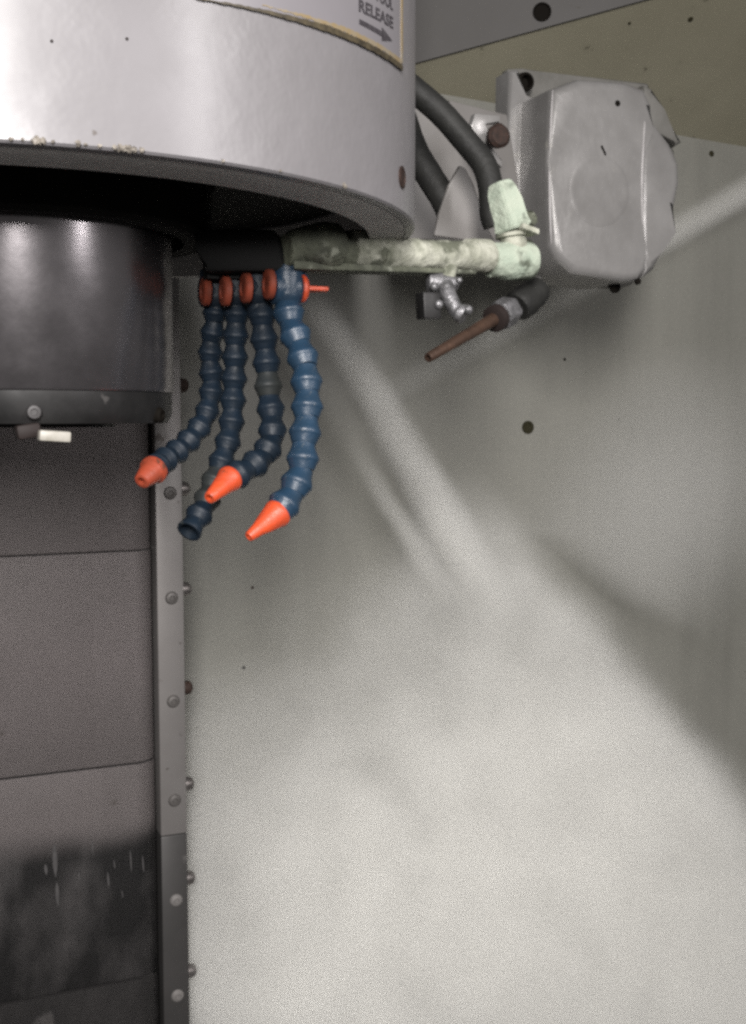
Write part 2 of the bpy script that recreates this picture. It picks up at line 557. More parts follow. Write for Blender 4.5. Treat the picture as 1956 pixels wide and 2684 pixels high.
for (px, y0_, y1_, w) in ((142, 2210, 2295, .0034), (148, 2310, 2372, .0026), (205, 2285, 2304, .0010), (240, 2195, 2240, .0009), (281, 2282, 2322, .0014),
                          (297, 2250, 2275, .0008), (340, 2225, 2282, .0011), (372, 2240, 2283, .0011), (118, 2262, 2290, .0022), (318, 2330, 2350, .0008)):
    c0, c1 = cov_uv(px, y0_), cov_uv(px + 3, y1_)
    bm = NB()
    pth = [cov_pt(c0[0] + (c1[0] - c0[0]) * q / 10, c0[1] + (c1[1] - c0[1]) * q / 10, 0.0033) for q in range(11)]
    tube(bm, pth, lambda t: w * 0.5 * (0.25 + math.sin(math.pi * min(1, t * 1.05)) ** 0.7), 10, 0.25, int(px))
    ctr = pth[5].copy()
    for v in bm.verts:                       # thin runs of dried coolant, a few tenths of a millimetre proud
        dd = (v.co - ctr).dot(MN)
        v.co -= MN * dd * 0.85
    link_mesh('coolant_run', bm, M['run'], wc)
FALLOFF.inputs['From Min'].default_value = zs[3] - wloc(wc).z + 0.029
FALLOFF.inputs['From Max'].default_value = zs[3] - wloc(wc).z - 0.006
bm = NB()
prism(bm, [cov_pt(u_left, zs[0], -0.008), cov_pt(u_right - 0.006, zs[0], -0.008), cov_pt(u_right - 0.006, zs[5], -0.008), cov_pt(u_left, zs[5], -0.008)], -MN * 0.004)
link_mesh('backing', bm, M['gap'], wc)

us0, us1 = cov_uv(409, 1350)[0], cov_uv(479, 1350)[0]
rl = thing('guide_rail', 'vertical steel rail with a row of screws right of the way cover', 'rail', cov_pt((us0 + us1) / 2, zs[5]))
zrj = cov_uv(455, 2188)[1]  # joint added where the painted dark reflection begins
bm = NB()
prism(bm, [cov_pt(us0, cov_uv(450, 690)[1]), cov_pt(us1, cov_uv(450, 690)[1]), cov_pt(us1, zrj), cov_pt(us0, zrj)], -MN * 0.10, 0.0010, 2)
link_mesh('rail_body', bm, M['strip'], rl)
bm = NB()
prism(bm, [cov_pt(us0, zrj - 0.0006), cov_pt(us1, zrj - 0.0006), cov_pt(us1, zs[5]), cov_pt(us0, zs[5])], -MN * 0.10, 0.0010, 2)
link_mesh('rail_body', bm, M['rail_low'], rl)['label'] = 'lower length of the rail with a dark reflection painted in'
side_y = [1010, 1282, 1547, 1807, 2061, 2310, 2556]
face_y = [1292, 1567, 1838, 2098, 2361, 2612]
for i, y in enumerate(side_y):
    zz = cov_uv(495, y)[1]
    pt = cov_pt(us1, zz, -0.008)
    bm = NB()
    lathe(bm, pt, MX, [(0.0066, -0.001), (0.0066, 0.0035), (0.0058, 0.0066), (0.0036, 0.0084), (0.0028, 0.0084), (0.0022, 0.006), (0, 0.006)], 20)
    link_mesh('side_screw', bm, M['screw_rust'] if i in (0, 3) else M['screw'], rl, loc=pt)
for i, y in enumerate(face_y):
    zz = cov_uv(455, y)[1]
    pt = cov_pt((us0 + us1) / 2 + 0.001, zz, 0.0)
    bm = NB()
    lathe(bm, pt, MN, [(0.0060, -0.001), (0.0060, 0.0004), (0.0048, 0.0018), (0.0026, 0.0022), (0.002, 0.0012), (0, 0.0012)], 20)
    link_mesh('face_screw', bm, M['screw_dull'] if i < 4 else M['strip'], rl, loc=pt)

# ------------------------------------------------------------------ spindle head
HC = Vector((-0.2195, 0.7405, CZ))
HR = 0.246


def headp(px, py, rad=HR):
    r = ray(px, py)
    ox, oy = CAM.x - HC.x, CAM.y - HC.y
    A = r.x * r.x + r.y * r.y
    B = ox * r.x + oy * r.y
    C = ox * ox + oy * oy - rad * rad
    D = B * B - A * C
    t = (-B - math.sqrt(max(D, 0))) / A
    p = CAM + r * t
    return p, math.atan2(p.x - HC.x, -(p.y - HC.y)), p.z - CZ   # point, angle (0 towards camera, + right), height


def cyl(ang, h, rad=HR):
    return Vector((HC.x + rad * math.sin(ang), HC.y - rad * math.cos(ang), CZ + h))

hd = thing('spindle_headstock', 'large round grey painted spindle head with a warning label, at the upper left', 'machine head', HC + Z * 0.11)
bm = NB()
lathe(bm, HC, Z, [(HR, 0.55), (HR, 0.1182), (HR - 0.0012, 0.1170), (HR - 0.006, 0.1164), (HR - 0.006, 0.55)], 128, closed=True)
link_mesh('housing', bm, M['head'], hd)
bm = NB()
lathe(bm, HC, Z, [(HR - 0.0065, 0.1164), (HR - 0.010, 0.1160), (HR - 0.026, 0.1130), (HR - 0.029, 0.1134), (HR - 0.030, 0.145), (HR - 0.0065, 0.145)], 128, closed=True)
link_mesh('lip', bm, M['head_lip'], hd)
bm = NB()
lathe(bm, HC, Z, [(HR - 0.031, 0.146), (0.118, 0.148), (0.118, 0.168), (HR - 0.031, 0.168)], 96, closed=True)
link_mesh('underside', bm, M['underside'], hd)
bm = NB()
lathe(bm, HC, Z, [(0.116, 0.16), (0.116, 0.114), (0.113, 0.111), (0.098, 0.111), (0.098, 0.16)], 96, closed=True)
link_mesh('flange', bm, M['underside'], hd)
# screw near the right edge
p, an, h = headp(1053, 465)
nn = (cyl(an, h) - cyl(an, h, 0)).normalized()
bm = NB(); lathe(bm, p, nn, [(0.0064, -0.002), (0.0064, 0.0008), (0.0052, 0.0012), (0.0042, 0.0004), (0, 0.0004)], 20)
link_mesh('screw', bm, M['screw_rust'], hd, loc=p)
# dried chips along the rim
rnd = random.Random(3)
for (px, py, s) in ((30, 376, .7), (60, 378, .5), (95, 374, 1.4), (112, 374, 1.3), (140, 384, .6), (205, 381, 1.0), (225, 388, .6), (262, 393, .7), (300, 390, .9), (318, 388, 1.3),
                    (336, 398, 1.4), (352, 404, 1.1), (372, 410, .9), (585, 437, .6), (735, 456, .6), (901, 484, .8), (903, 494, 1.0)):
    p, an, h = headp(px, py)
    h = max(h, 0.1184)
    c0 = cyl(an, h, HR)
    bm = NB()
    d = bmesh.ops.create_icosphere(bm, subdivisions=2, radius=0.0014 * s)
    for v in d['verts']:
        v.co = v.co * (0.6 + 0.7 * rnd.random())
        v.co += c0
    link_mesh('residue_chip', bm, M['residue'], hd)
# small pits on the paint
for (px, py) in ((136, 108), (333, 102)):
    p, an, h = headp(px, py)
    nn = (cyl(an, h) - cyl(an, h, 0)).normalized()
    stud('paint_chip', p, nn, 0.0007, 0.0004, M['brown'], hd)

# warning label wrapped on the head: corner at (1049,183), lower edge runs to (690,34)
_, aR, hR = headp(1050, 183)
_, aM, hM = headp(870, 118)
_, aL, hL = headp(690, 32)
hs = (hL - hR) / (aL - aR)


def lab(s, t, off=0.0008):
    """s metres along the label from its right edge (negative left), t metres up from its lower edge."""
    a_ = aR + s / HR
    return cyl(a_, hR + hs * (a_ - aR) + t, HR + off)


def lab_patch(name, s0, s1, t0, t1, off, m, parent, ns=40, wob=0.0, seed=1, taper=False):
    bm = NB()
    rnd = random.Random(seed)
    top, bot, lo, lob = [], [], [], []
    for i in range(ns + 1):
        s = s0 + (s1 - s0) * i / ns
        w0, w1 = (rnd.random() - .5) * wob, (rnd.random() - .5) * wob
        if taper:
            w1 -= (t1 - t0 - 0.0004) * (1 - min(1, i / ns / 0.45))
        top.append(bm.verts.new(lab(s, t1 + w1, off)))
        bot.append(bm.verts.new(lab(s, t0 + w0, off)))
        lo.append(bm.verts.new(lab(s, t1 + w1, off - 0.0009)))
        lob.append(bm.verts.new(lab(s, t0 + w0, off - 0.0009)))
    for i in range(ns):
        bm.faces.new((bot[i], bot[i + 1], top[i + 1], top[i]))
        bm.faces.new((bot[i], lob[i], lob[i + 1], bot[i + 1]))
        bm.faces.new((top[i], top[i + 1], lo[i + 1], lo[i]))
    bm.faces.new((bot[0], top[0], lo[0], lob[0]))
    bm.faces.new((bot[-1], lob[-1], lo[-1], top[-1]))
    return link_mesh(name, bm, m, parent, smooth=30)

lb = lab_patch('warning_label', -0.24, 0.0, 0.0, 0.11, 0.0010, M['label'], hd)
lab_patch('label_border', -0.165, 0.0005, -0.0008, 0.0022, 0.0014, M['edge_black'], lb, 80, 0.0005, 4, True)
lab_patch('label_stripe', -0.130, -0.002, 0.0024, 0.0048, 0.0012, M['gold'], lb, 80, 0.0007, 5, True)
lab_patch('label_border', -0.0030, 0.0006, 0.0034, 0.11, 0.0013, M['gold'], lb, 8, 0.0008, 6)


def label_text(txt, size, width, s_right, t_base, slope, parent):
    cu = bpy.data.curves.new('t', 'FONT')
    cu.body = txt; cu.size = size; cu.align_x = 'RIGHT'; cu.offset = size * 0.03
    cu.resolution_u = 3
    to = bpy.data.objects.new('t', cu)
    COL.objects.link(to)
    dg = bpy.context.evaluated_depsgraph_get()
    me = bpy.data.meshes.new_from_object(to.evaluated_get(dg))
    bpy.data.objects.remove(to)
    bm = NB(); bm.from_mesh(me)
    bmesh.ops.triangulate(bm, faces=list(bm.faces))
    x0 = min(v.co.x for v in bm.verts)
    for v in bm.verts:
        x = v.co.x * width / -x0
        v.co = lab(s_right + x, t_base + slope * x + v.co.y, 0.00125)
    return link_mesh('lettering', bm, M['ink'], parent, smooth=0)

label_text('RELEASE', 0.0086, 0.0420, -0.0170, 0.0178, 0.040, lb)
label_text('TOOL', 0.0086, 0.0240, -0.0175, 0.0275, 0.035, lb)
bm = NB()
for q in range(12):
    s0_, s1_ = -0.0585 + 0.0255 * q / 12, -0.0585 + 0.0255 * (q + 1) / 12
    bm.faces.new([bm.verts.new(lab(a_, b_, 0.00125)) for a_, b_ in ((s0_, .0096), (s1_, .0096), (s1_, .0122), (s0_, .0122))])
for q in range(6):
    f0, f1 = q / 6, (q + 1) / 6
    s0_, s1_ = -0.0332 + 0.0150 * f0, -0.0332 + 0.0150 * f1
    w0, w1 = 0.0036 * (1 - f0), 0.0036 * (1 - f1)
    bm.faces.new([bm.verts.new(lab(a_, b_, 0.00125)) for a_, b_ in ((s0_, .0109 - w0), (s1_, .0109 - w1), (s1_, .0109 + w1 + 1e-5), (s0_, .0109 + w0))])
link_mesh('arrow', bm, M['ink'], lb, smooth=0)

# ------------------------------------------------------------------ spindle nose
sp = thing('spindle_nose', 'shiny cylindrical steel spindle nose hanging under the grey head', 'spindle', HC + Z * -0.005)
SR = 0.0900
bm = NB()
lathe(bm, HC, Z, [(SR, 0.165), (SR, 0.0160), (SR - 0.0006, 0.0150), (SR - 0.002, 0.0150), (0.05, 0.0150), (0.05, 0.165)], 128, closed=True)
link_mesh('sleeve', bm, M['steel'], sp)
bm = NB()
lathe(bm, HC, Z, [(SR - 0.0012, 0.0146), (SR - 0.0012, 0.002), (SR - 0.004, -0.0045), (0.058, -0.0045), (0.055, 0.001), (0.05, 0.0146)], 128, closed=True)
link_mesh('nose_ring', bm, M['steel_dark'], sp)
bm = NB()
lathe(bm, HC, Z, [(0.052, -0.007), (0.052, 0.012), (0.035, 0.012), (0.030, -0.002), (0.018, 0.012), (0.0, 0.012)], 64)
link_mesh('taper', bm, M['steel_dark'], sp)
# drive key and its dark grease, a bolt head in the ring
pk = P(141, 1143, 0.655)
bm = NB(); boxm(bm, pk, MX, MB_, Z, 0.0175, 0.016, 0.0062, 0.0012)
bmesh.ops.rotate(bm, verts=bm.verts, cent=pk, matrix=Matrix.Rotation(R(-4), 3, MN))
link_mesh('drive_key', bm, M['ceramic'], sp)
pb = P(72, 1130, 0.66)
bm = NB(); boxm(bm, pb, MX, MB_, Z, 0.0135, 0.02, 0.0085, 0.0018)
bmesh.ops.rotate(bm, verts=bm.verts, cent=pb, matrix=Matrix.Rotation(R(9), 3, MN))
link_mesh('key_block', bm, M['brown'], sp)
for (px, py, mm, r) in ((90, 1080, 'key_steel', 0.0046), (418, 1088, 'hole', 0.005)):
    q, an, h = headp(px, py, SR - 0.001)
    nn = (cyl(an, h) - cyl(an, h, 0)).normalized()
    bm = NB(); lathe(bm, q, nn, [(r, -0.003), (r, 0.0008), (r * 0.8, 0.0022), (r * 0.45, 0.0024), (r * 0.4, 0.001), (0, 0.001)], 16)
    link_mesh('bolt', bm, M[mm], sp, loc=q)

# ------------------------------------------------------------------ coolant valve block and hoses
MD = 0.735
blk = thing('valve_block', 'black coolant manifold block above the blue hoses', 'manifold', P(610, 690, MD))
bm = NB()
prism(bm, [P(500, 600, MD - 0.02), P(720, 600, MD - 0.02), P(745, 640, MD - 0.02), P(755, 712, MD - 0.02), P(535, 712, MD - 0.02), P(520, 640, MD - 0.02)], Vector((0, 0.05, 0)), 0.003)
link_mesh('block', bm, M['black_block'], blk)
for px in (562, 616, 670, 748):
    bm = NB(); lathe(bm, P(px, 716, MD), Z, [(0.0072, -0.004), (0.0072, 0.006)], 6)
    link_mesh('hex_nut', bm, M['black_block'], blk)

# one ball-and-socket segment, neck up, length L along -axis
L = 0.0158


def seg_mesh(k, m):
    bm = NB()
    s = k
    lathe(bm, Vector((0, 0, 0)), Z, [(0.0052 * s, -0.0008), (0.0070 * s, 0.0), (0.0072 * s, 0.0018), (0.0079 * s, 0.0042), (0.0092 * s, 0.0070), (0.0099 * s, 0.0085), (0.0100 * s, 0.0100),
                                     (0.0094 * s, 0.0108), (0.0088 * s, 0.0120), (0.0081 * s, 0.0142), (0.0073 * s, 0.0160), (0.0050 * s, 0.0163), (0.0040 * s, 0.0150)], 24)
    bmesh.ops.recalc_face_normals(bm, faces=bm.faces)
    me = bpy.data.meshes.new('hose_segment')
    bm.to_mesh(me); bm.free()
    me.materials.append(m)
    for p in me.polygons:
        p.use_smooth = True
    me.set_sharp_from_angle(angle=R(50))
    return me


def hose(label, pts, scale, valve_px, knob, tip, tip_len, tip_end, dirty=(), mm='blue'):
    path3 = smooth_path([P(*q) for q in pts], 24)
    root = thing('coolant_hose', label, 'coolant hose', path3[0], 'jointed blue coolant hoses below the spindle head')
    # valve body with its orange cross barrel
    vx, vy, vd = valve_px
    bm = NB()
    c = P(vx, vy, vd)
    lathe(bm, c + Z * 0.017, -Z, [(0.0060, 0), (0.0064, 0.004), (0.0100, 0.006), (0.0108, 0.012), (0.0108, 0.023), (0.0098, 0.027), (0.0070, 0.030), (0.0066, 0.036)], 24)
    lathe(bm, c - MX * 0.010 - Z * 0.0025, MX, [(0.0090, 0), (0.0104, 0.001), (0.0104, 0.021), (0.0092, 0.022)], 24)
    link_mesh('valve_body', bm, M[mm], root)
    for (kx, ky, kd, ang, m_, shape) in knob:
        bm = NB()
        kc = P(kx, ky, kd)
        if shape == 'disc':
            ax = Vector((-math.cos(R(ang)), -math.sin(R(ang)), 0))
            lathe(bm, kc - ax * 0.005, ax, [(0.0078, 0.0), (0.0094, 0.001), (0.0094, 0.0040), (0.0084, 0.005), (0.0050, 0.0054), (0.0044, 0.0044), (0, 0.0044)], 24)
        else:
            ax = MX
            lathe(bm, kc, ax, [(0.0085, -0.0030), (0.0088, -0.0010), (0.0070, 0.0008), (0.0022, 0.0012), (0.0019, 0.014), (0.0012, 0.0145)], 24)
            boxm(bm, kc + ax * 0.0075, ax, MN, Z, 0.013, 0.012, 0.0028, 0.0008)
        link_mesh('valve_knob', bm, M[m_], root)
    # resample the path into segments
    ms, md = seg_mesh(scale, M[mm]), seg_mesh(scale, M['blue_dirty'])
    cum = [0]
    for a_, b_ in zip(path3[:-1], path3[1:]):
        cum.append(cum[-1] + (b_ - a_).length)

    def at(s):
        s = max(0, min(s, cum[-1]))
        for i in range(len(cum) - 1):
            if cum[i + 1] >= s:
                t = (s - cum[i]) / max(1e-9, cum[i + 1] - cum[i])
                return path3[i].lerp(path3[i + 1], t)
        return path3[-1]
    n = max(1, round(cum[-1] / (L * scale)))
    st = cum[-1] / n
    for k in range(n):
        a_, b_ = at(k * st), at((k + 1) * st)
        d = (b_ - a_)
        o = bpy.data.objects.new('hose_segment', md if k in dirty else ms)
        COL.objects.link(o)
        o.parent = root
        o.location = a_ - root.location
        o.rotation_mode = 'QUATERNION'
        o.rotation_quaternion = Z.rotation_difference(d.normalized())
        o.scale = (1, 1, d.length / 0.0158)
    if tip:
        e0 = path3[-1]
        te = P(*tip_end)
        ax = (te - e0).normalized()
        ln = (te - e0).length
        bm = NB()
        r0, r1 = tip
        lathe(bm, e0, ax, [(r0 * 0.6, -0.002), (r0 * 0.97, -0.001), (r0, 0.0008), (r0 * 0.97, 0.0022), (r0 * 0.88, ln * 0.16), (r0 * 0.60 + r1 * .32, ln * 0.42), (r1 * 1.15 + r0 * 0.08, ln * 0.70), (r1 * 1.05, ln * 0.97), (r1 * 0.9, ln), (r1 * 0.55, ln), (r1 * 0.5, ln - 0.004), (0, ln - 0.004)], 28)
        link_mesh('nozzle', bm, M[tip_len], root)
    else:
        e0 = path3[-1]
        ax = (path3[-1] - path3[-6]).normalized()
        bm = NB()
        lathe(bm, e0, ax, [(0.0062, -0.001), (0.0064, 0.001), (0.0070, 0.004), (0.0080, 0.008), (0.0078, 0.0088), (0.0062, 0.0088), (0.0052, 0.002), (0, 0.002)], 24)
        link_mesh('hose_end', bm, M[mm], root)
    return root

hose('longest right blue jointed hose with long orange tip, beside the T handle valve',
     [(751, 784, .725), (755, 825, .722), (771, 873, .717), (794, 929, .71), (802, 977, .705), (806, 1042, .70), (804, 1106, .695), (795, 1174, .69), (790, 1245, .685), (763, 1300, .678), (729, 1345, .67)],
     1.0, (752, 745, .725), [(696, 745, .715, 22, 'orange_shaded', 'disc'), (799, 757, .725, 0, 'orange', 'tee')], (0.0088, 0.0030), 'orange', (652, 1408, .655))
hose('blue jointed hose with grey dirty joint and orange tip crossing the open hose',
     [(686, 790, .735), (686, 825, .735), (692, 885, .735), (700, 950, .735), (702, 994, .733), (708, 1065, .73), (717, 1135, .722), (699, 1190, .712), (652, 1229, .70), (604, 1254, .69)],
     0.92, (676, 745, .735), [(636, 755, .722, 22, 'orange_shaded', 'disc')], (0.0082, 0.0036), 'orange', (549, 1306, .672), dirty=(3,), mm='blue_shaded')
hose('blue jointed hose without a tip, its open end hanging lowest at the left',
     [(622, 790, .745), (622, 825, .745), (617, 880, .745), (617, 940, .745), (613, 1011, .745), (611, 1062, .743), (606, 1123, .74), (594, 1174, .735), (575, 1228, .73), (550, 1292, .722), (533, 1335, .713), (512, 1368, .705)],
     0.88, (618, 750, .745), [(582, 763, .728, 22, 'orange_shaded', 'disc')], None, None, None, dirty=(8, 9), mm='blue_shaded')
hose('leftmost blue jointed hose bent towards the spindle with stubby orange tip',
     [(566, 790, .755), (566, 825, .755), (556, 881, .757), (550, 937, .757), (557, 985, .757), (554, 1035, .755), (540, 1095, .75), (509, 1140, .742), (470, 1180, .73), (428, 1208, .715), (405, 1230, .70)],
     0.84, (566, 755, .755), [(530, 763, .742, 22, 'orange_shaded', 'disc')], (0.0090, 0.0046), 'orange_dull', (371, 1262, .688), dirty=(), mm='blue_shaded')

# ------------------------------------------------------------------ crusted coolant pipe with elbow
pp = thing('coolant_pipe', 'pale green crusted coolant pipe running from under the head to the elbow', 'pipe', P(1080, 660, .80))
a0, a1 = P(745, 655, .715), P(1300, 675, .835)
bm = NB()
path = [a0.lerp(a1, 0.40 + 0.60 * i / 48) for i in range(49)]
tube(bm, path, lambda t: 0.0102 + 0.0005 * math.sin(t * 37) * math.sin(t * 15) + 0.0006 * (t < .06), 28, 0.06, 2)
link_mesh('pipe', bm, M['crust'], pp)
bm = NB()
path = [a0.lerp(a1, 0.41 * i / 32) for i in range(33)]
tube(bm, path, lambda t: 0.0094 + 0.0006 * math.sin(t * 23), 28, 0.08, 12)
link_mesh('pipe', bm, M['olive'], pp)['label'] = 'olive grimy near length of the pipe'
ax = (a1 - a0).normalized()
bm = NB()
lathe(bm, P(752, 638, .712), ax, [(0.005, 0), (0.0080, 0.003), (0.0110, 0.014), (0.0132, 0.022), (0.0142, 0.030), (0.0136, 0.037), (0.0100, 0.0385)], 32, 0, 0.05, 5)
link_mesh('hose_fitting', bm, M['olive'], pp)
bm = NB()
lathe(bm, P(912, 650, .748), ax, [(0.0090, 0), (0.0116, 0.001), (0.0124, 0.012), (0.0118, 0.024), (0.0126, 0.0255), (0.0120, 0.032), (0.0095, 0.033)], 20, 0.3, 0.05, 6)
bmesh.ops.subdivide_edges(bm, edges=list(bm.edges), cuts=1)
link_mesh('union_nut', bm, M['crust'], pp)
bm = NB()
lathe(bm, P(1222, 668, .82), ax, [(0.0100, 0), (0.0112, 0.0005), (0.0112, 0.0030), (0.0104, 0.0034), (0.0104, 0.0055), (0.0116, 0.006), (0.0116, 0.021), (0.010, 0.0215)], 28, 0, 0.04, 7)
link_mesh('collar', bm, M['crust'], pp)
# darker drip channel beneath
bm = NB()
b0, b1 = P(770, 690, .71), P(1250, 711, .815)
prism(bm, [b0 - Z * 0.0035, b1 - Z * 0.002, b1 + Z * 0.001, b0 + Z * 0.002], Vector((0, 0.02, 0)), 0.0012)
link_mesh('drip_channel', bm, M['olive'], pp)
# tee body, stub and tilted elbow nut
tc = P(1348, 682, .838)
bm = NB()
lathe(bm, P(1283, 681, .832), (P(1410, 686, .852) - P(1283, 681, .832)).normalized(),
      [(0.010, 0), (0.0122, 0.0008), (0.0126, 0.010), (0.0138, 0.012), (0.0140, 0.033), (0.0132, 0.0355), (0.008, 0.036)], 28, 0, 0.03, 8)
link_mesh('tee_body', bm, M['crust_mint'], pp)
bm = NB()
lathe(bm, P(1350, 675, .84), (P(1340, 575, .84) - P(1350, 675, .84)).normalized(), [(0.0095, 0), (0.0095, 0.014), (0.0125, 0.0145), (0.0125, 0.017), (0.0095, 0.0175), (0.0095, 0.03)], 28, 0, 0.03, 9)
link_mesh('elbow_stub', bm, M['crust'], pp)
eb0 = P(1348, 606, .838)
eb1 = P(1310, 478, .838)
eax = (eb1 - eb0).normalized()
bm = NB()
lathe(bm, eb0, eax, [(0.0110, 0), (0.0150, 0.0008), (0.0155, 0.0040), (0.0142, 0.0050), (0.0142, 0.0200), (0.0120, 0.0300), (0.0092, 0.0355), (0.006, 0.0362)], 6, 0.35)
bmesh.ops.bevel(bm, geom=list(bm.edges), offset=0.0009, segments=2, affect='EDGES', clamp_overlap=True)
link_mesh('elbow_nut', bm, M['crust_mint'], pp)
bm = NB()
boxm(bm, P(1378, 603, .83), (P(1396, 612, .83) - P(1340, 590, .83)), MN, Z, 0.013, 0.016, 0.0040, 0.001)
link_mesh('nut_flange', bm, M['crust'], pp)
for (px, py, d_, r, hh) in ((1388, 574, .832, .0060, .009), (1386, 652, .836, .0072, .008)):
    pt = P(px, py, d_ + 0.006)
    dv = (MN + MX * 0.35 + Z * 0.25).normalized()
    bm = NB()
    lathe(bm, pt - dv * 0.006, dv, [(r, 0), (r * 1.04, hh * .8), (r * 0.9, hh), (r * 0.8, hh * 0.8), (0, hh * 0.78)], 8, 0.2, 0.1, int(px))
    link_mesh('side_port', bm, M['olive'], pp)

# drain cocks
dc = thing('drain_cock', 'small chrome twin drain cock hanging under the pale green pipe', 'drain cock', P(1170, 705, .80))
bm = NB()
tube(bm, [P(1180, 695, .80), P(1172, 725, .80), P(1165, 745, .80)], 0.0058, 16, 0.08, 3)
link_mesh('stem', bm, M['crust'], dc)
bm = NB()
lathe(bm, P(1118, 738, .795), (P(1205, 745, .80) - P(1118, 738, .795)).normalized(), [(0.004, 0), (0.0068, 0.001), (0.0074, 0.010), (0.0060, 0.011), (0.0060, 0.016), (0.0046, 0.022), (0.003, 0.023)], 12, 0, .06, 2)
link_mesh('body', bm, M['chrome'], dc)
bm = NB()
boxm(bm, P(1123, 803, .79), MX, MN, (P(1121, 760, .79) - P(1125, 840, .79)), 0.0135, 0.014, 0.0185, 0.0016)
link_mesh('outlet', bm, M['steel_dark'], dc)['label'] = 'dark square outlet'
bm = NB()
tube(bm, smooth_path([P(1166, 745, .795), P(1178, 780, .79), P(1196, 812, .787), P(1218, 826, .785)], 5), lambda t: 0.0058 - 0.0006 * t + 0.0016 * (t > .75), 14, 0.06, 4)
link_mesh('lever', bm, M['chrome'], dc)
bm = NB()
for (px, py, r) in ((1150, 798, .0034), (1204, 735, .0024), (1226, 812, .0036), (1138, 752, .0030)):
    d = bmesh.ops.create_icosphere(bm, subdivisions=2, radius=r)
    c0 = P(px, py, .785)
    for v in d['verts']:
        v.co += c0
link_mesh('nub', bm, M['chrome'], dc)

# copper nozzle
cnz = thing('copper_nozzle', 'thin aged copper nozzle tube pointing down left from a black hex fitting', 'nozzle', P(1400, 770, .87))
t0, t1, t2, t3 = P(1122, 938, .775), P(1300, 834, .84), P(1368, 795, .865), P(1425, 748, .88)
bm = NB()
ln = (t0 - t1).length
lathe(bm, t1, (t0 - t1).normalized(), [(0.0052, -0.006), (0.0050, 0.0), (0.0042, ln * .5), (0.0034, ln - 0.001), (0.0030, ln), (0.0019, ln), (0.0017, ln - 0.006), (0, ln - 0.006)], 20)
link_mesh('tube', bm, M['copper'], cnz)
bm = NB()
lathe(bm, t1 + (t1 - t0).normalized() * -0.004, (t2 - t1).normalized(), [(0.0065, 0), (0.0098, 0.001), (0.0100, 0.004), (0.0098, 0.007), (0.0072, 0.0075)], 16)
link_mesh('collar', bm, M['brown'], cnz)
bm = NB()
lathe(bm, t1 + (t2 - t1).normalized() * 0.004, (t2 - t1).normalized(), [(0.0085, 0), (0.0112, 0.0012), (0.0112, 0.0155), (0.0095, 0.017)], 6, 0.2)
bmesh.ops.bevel(bm, geom=list(bm.edges), offset=0.0006, segments=2, affect='EDGES', clamp_overlap=True)
link_mesh('hex_nut', bm, M['chrome'], cnz)['label'] = 'worn bare metal hex nut'
bm = NB()
lathe(bm, t2 - (t3 - t2).normalized() * 0.006, (t3 - t2).normalized(), [(0.0100, 0), (0.0118, 0.002), (0.0125, 0.012), (0.0112, 0.016), (0.0118, 0.020), (0.0100, 0.028), (0.007, 0.029)], 20)
link_mesh('fitting', bm, M['rubber'], cnz)

# ------------------------------------------------------------------ black hoses, brackets
bm = NB()
tube(bm, smooth_path([P(1035, 195, .845), P(1095, 243, .848), P(1160, 300, .85), P(1225, 375, .85), P(1268, 430, .848), P(1286, 490, .845), P(1290, 560, .842), P(1300, 590, .842)], 8), 0.0092, 20, 0.02, 1)
tag(link_mesh('black_hose', bm, M['rubber'], loc=P(1300, 590, .842)), 'thick black rubber hose running down to the pale elbow nut', 'hose', 'black rubber hoses right of the head')
bm = NB()
tube(bm, smooth_path([P(1050, 290, .93), P(1085, 390, .925), P(1128, 465, .92), P(1165, 525, .915), P(1200, 610, .915)], 8), 0.0108, 20, 0.02, 2)
tag(link_mesh('black_hose', bm, M['rubber'], loc=P(1200, 610, .915)), 'shorter black rubber hose passing behind the grey gusset plate', 'hose', 'black rubber hoses right of the head')


def plate(name, pts, d, depth, m, label, cat, bev=0.0015):
    n0 = P(*pts[0], d)
    bm = NB()
    prism(bm, [onplane(x, y, n0, MN) for x, y in pts], -MN * depth, bev)
    o = link_mesh(name, bm, m, loc=n0)
    return tag(o, label, cat)

plate('mounting_plate', [(1040, 240), (1100, 275), (1180, 262), (1330, 300), (1360, 470), (1360, 640), (1040, 625)], 1.0, 0.006, M['bracket'],
      'flat grey mounting plate behind the two black hoses', 'plate')
plate('gusset_plate', [(1138, 618), (1152, 560), (1176, 486), (1206, 432), (1222, 440), (1243, 480), (1262, 560), (1302, 640)], .885, 0.004, M['bracket'],
      'grey triangular gusset plate between the black hoses', 'plate')
cl = thing('pipe_clamp', 'small pale clamp with a rusty knob beside the motor cover', 'clamp', P(1280, 350, .96))
bm = NB()
n0 = P(1250, 300, .96)
prism(bm, [onplane(x, y, n0, MN) for x, y in ((1246, 296), (1312, 302), (1312, 322), (1268, 320), (1290, 392), (1318, 420), (1318, 440), (1268, 395), (1236, 330))], -MN * 0.008, 0.0012)
link_mesh('strap', bm, M['alu'], cl)
pk = P(1306, 357, .95)
bm = NB(); lathe(bm, pk - MN * 0.004, MN, [(0.006, 0), (0.0095, 0.001), (0.0098, 0.006), (0.0075, 0.0085), (0.003, 0.009), (0, 0.008)], 18, 0, 0.06, 1)
link_mesh('knob', bm, M['screw_rust'], cl)

# ------------------------------------------------------------------ grey motor cover
mc = thing('motor_cover', 'boxy grey motor cover with chamfered corners hanging under the cream panel', 'motor cover', P(1550, 740, 1.06))
F0 = P(1500, 450, 1.06)


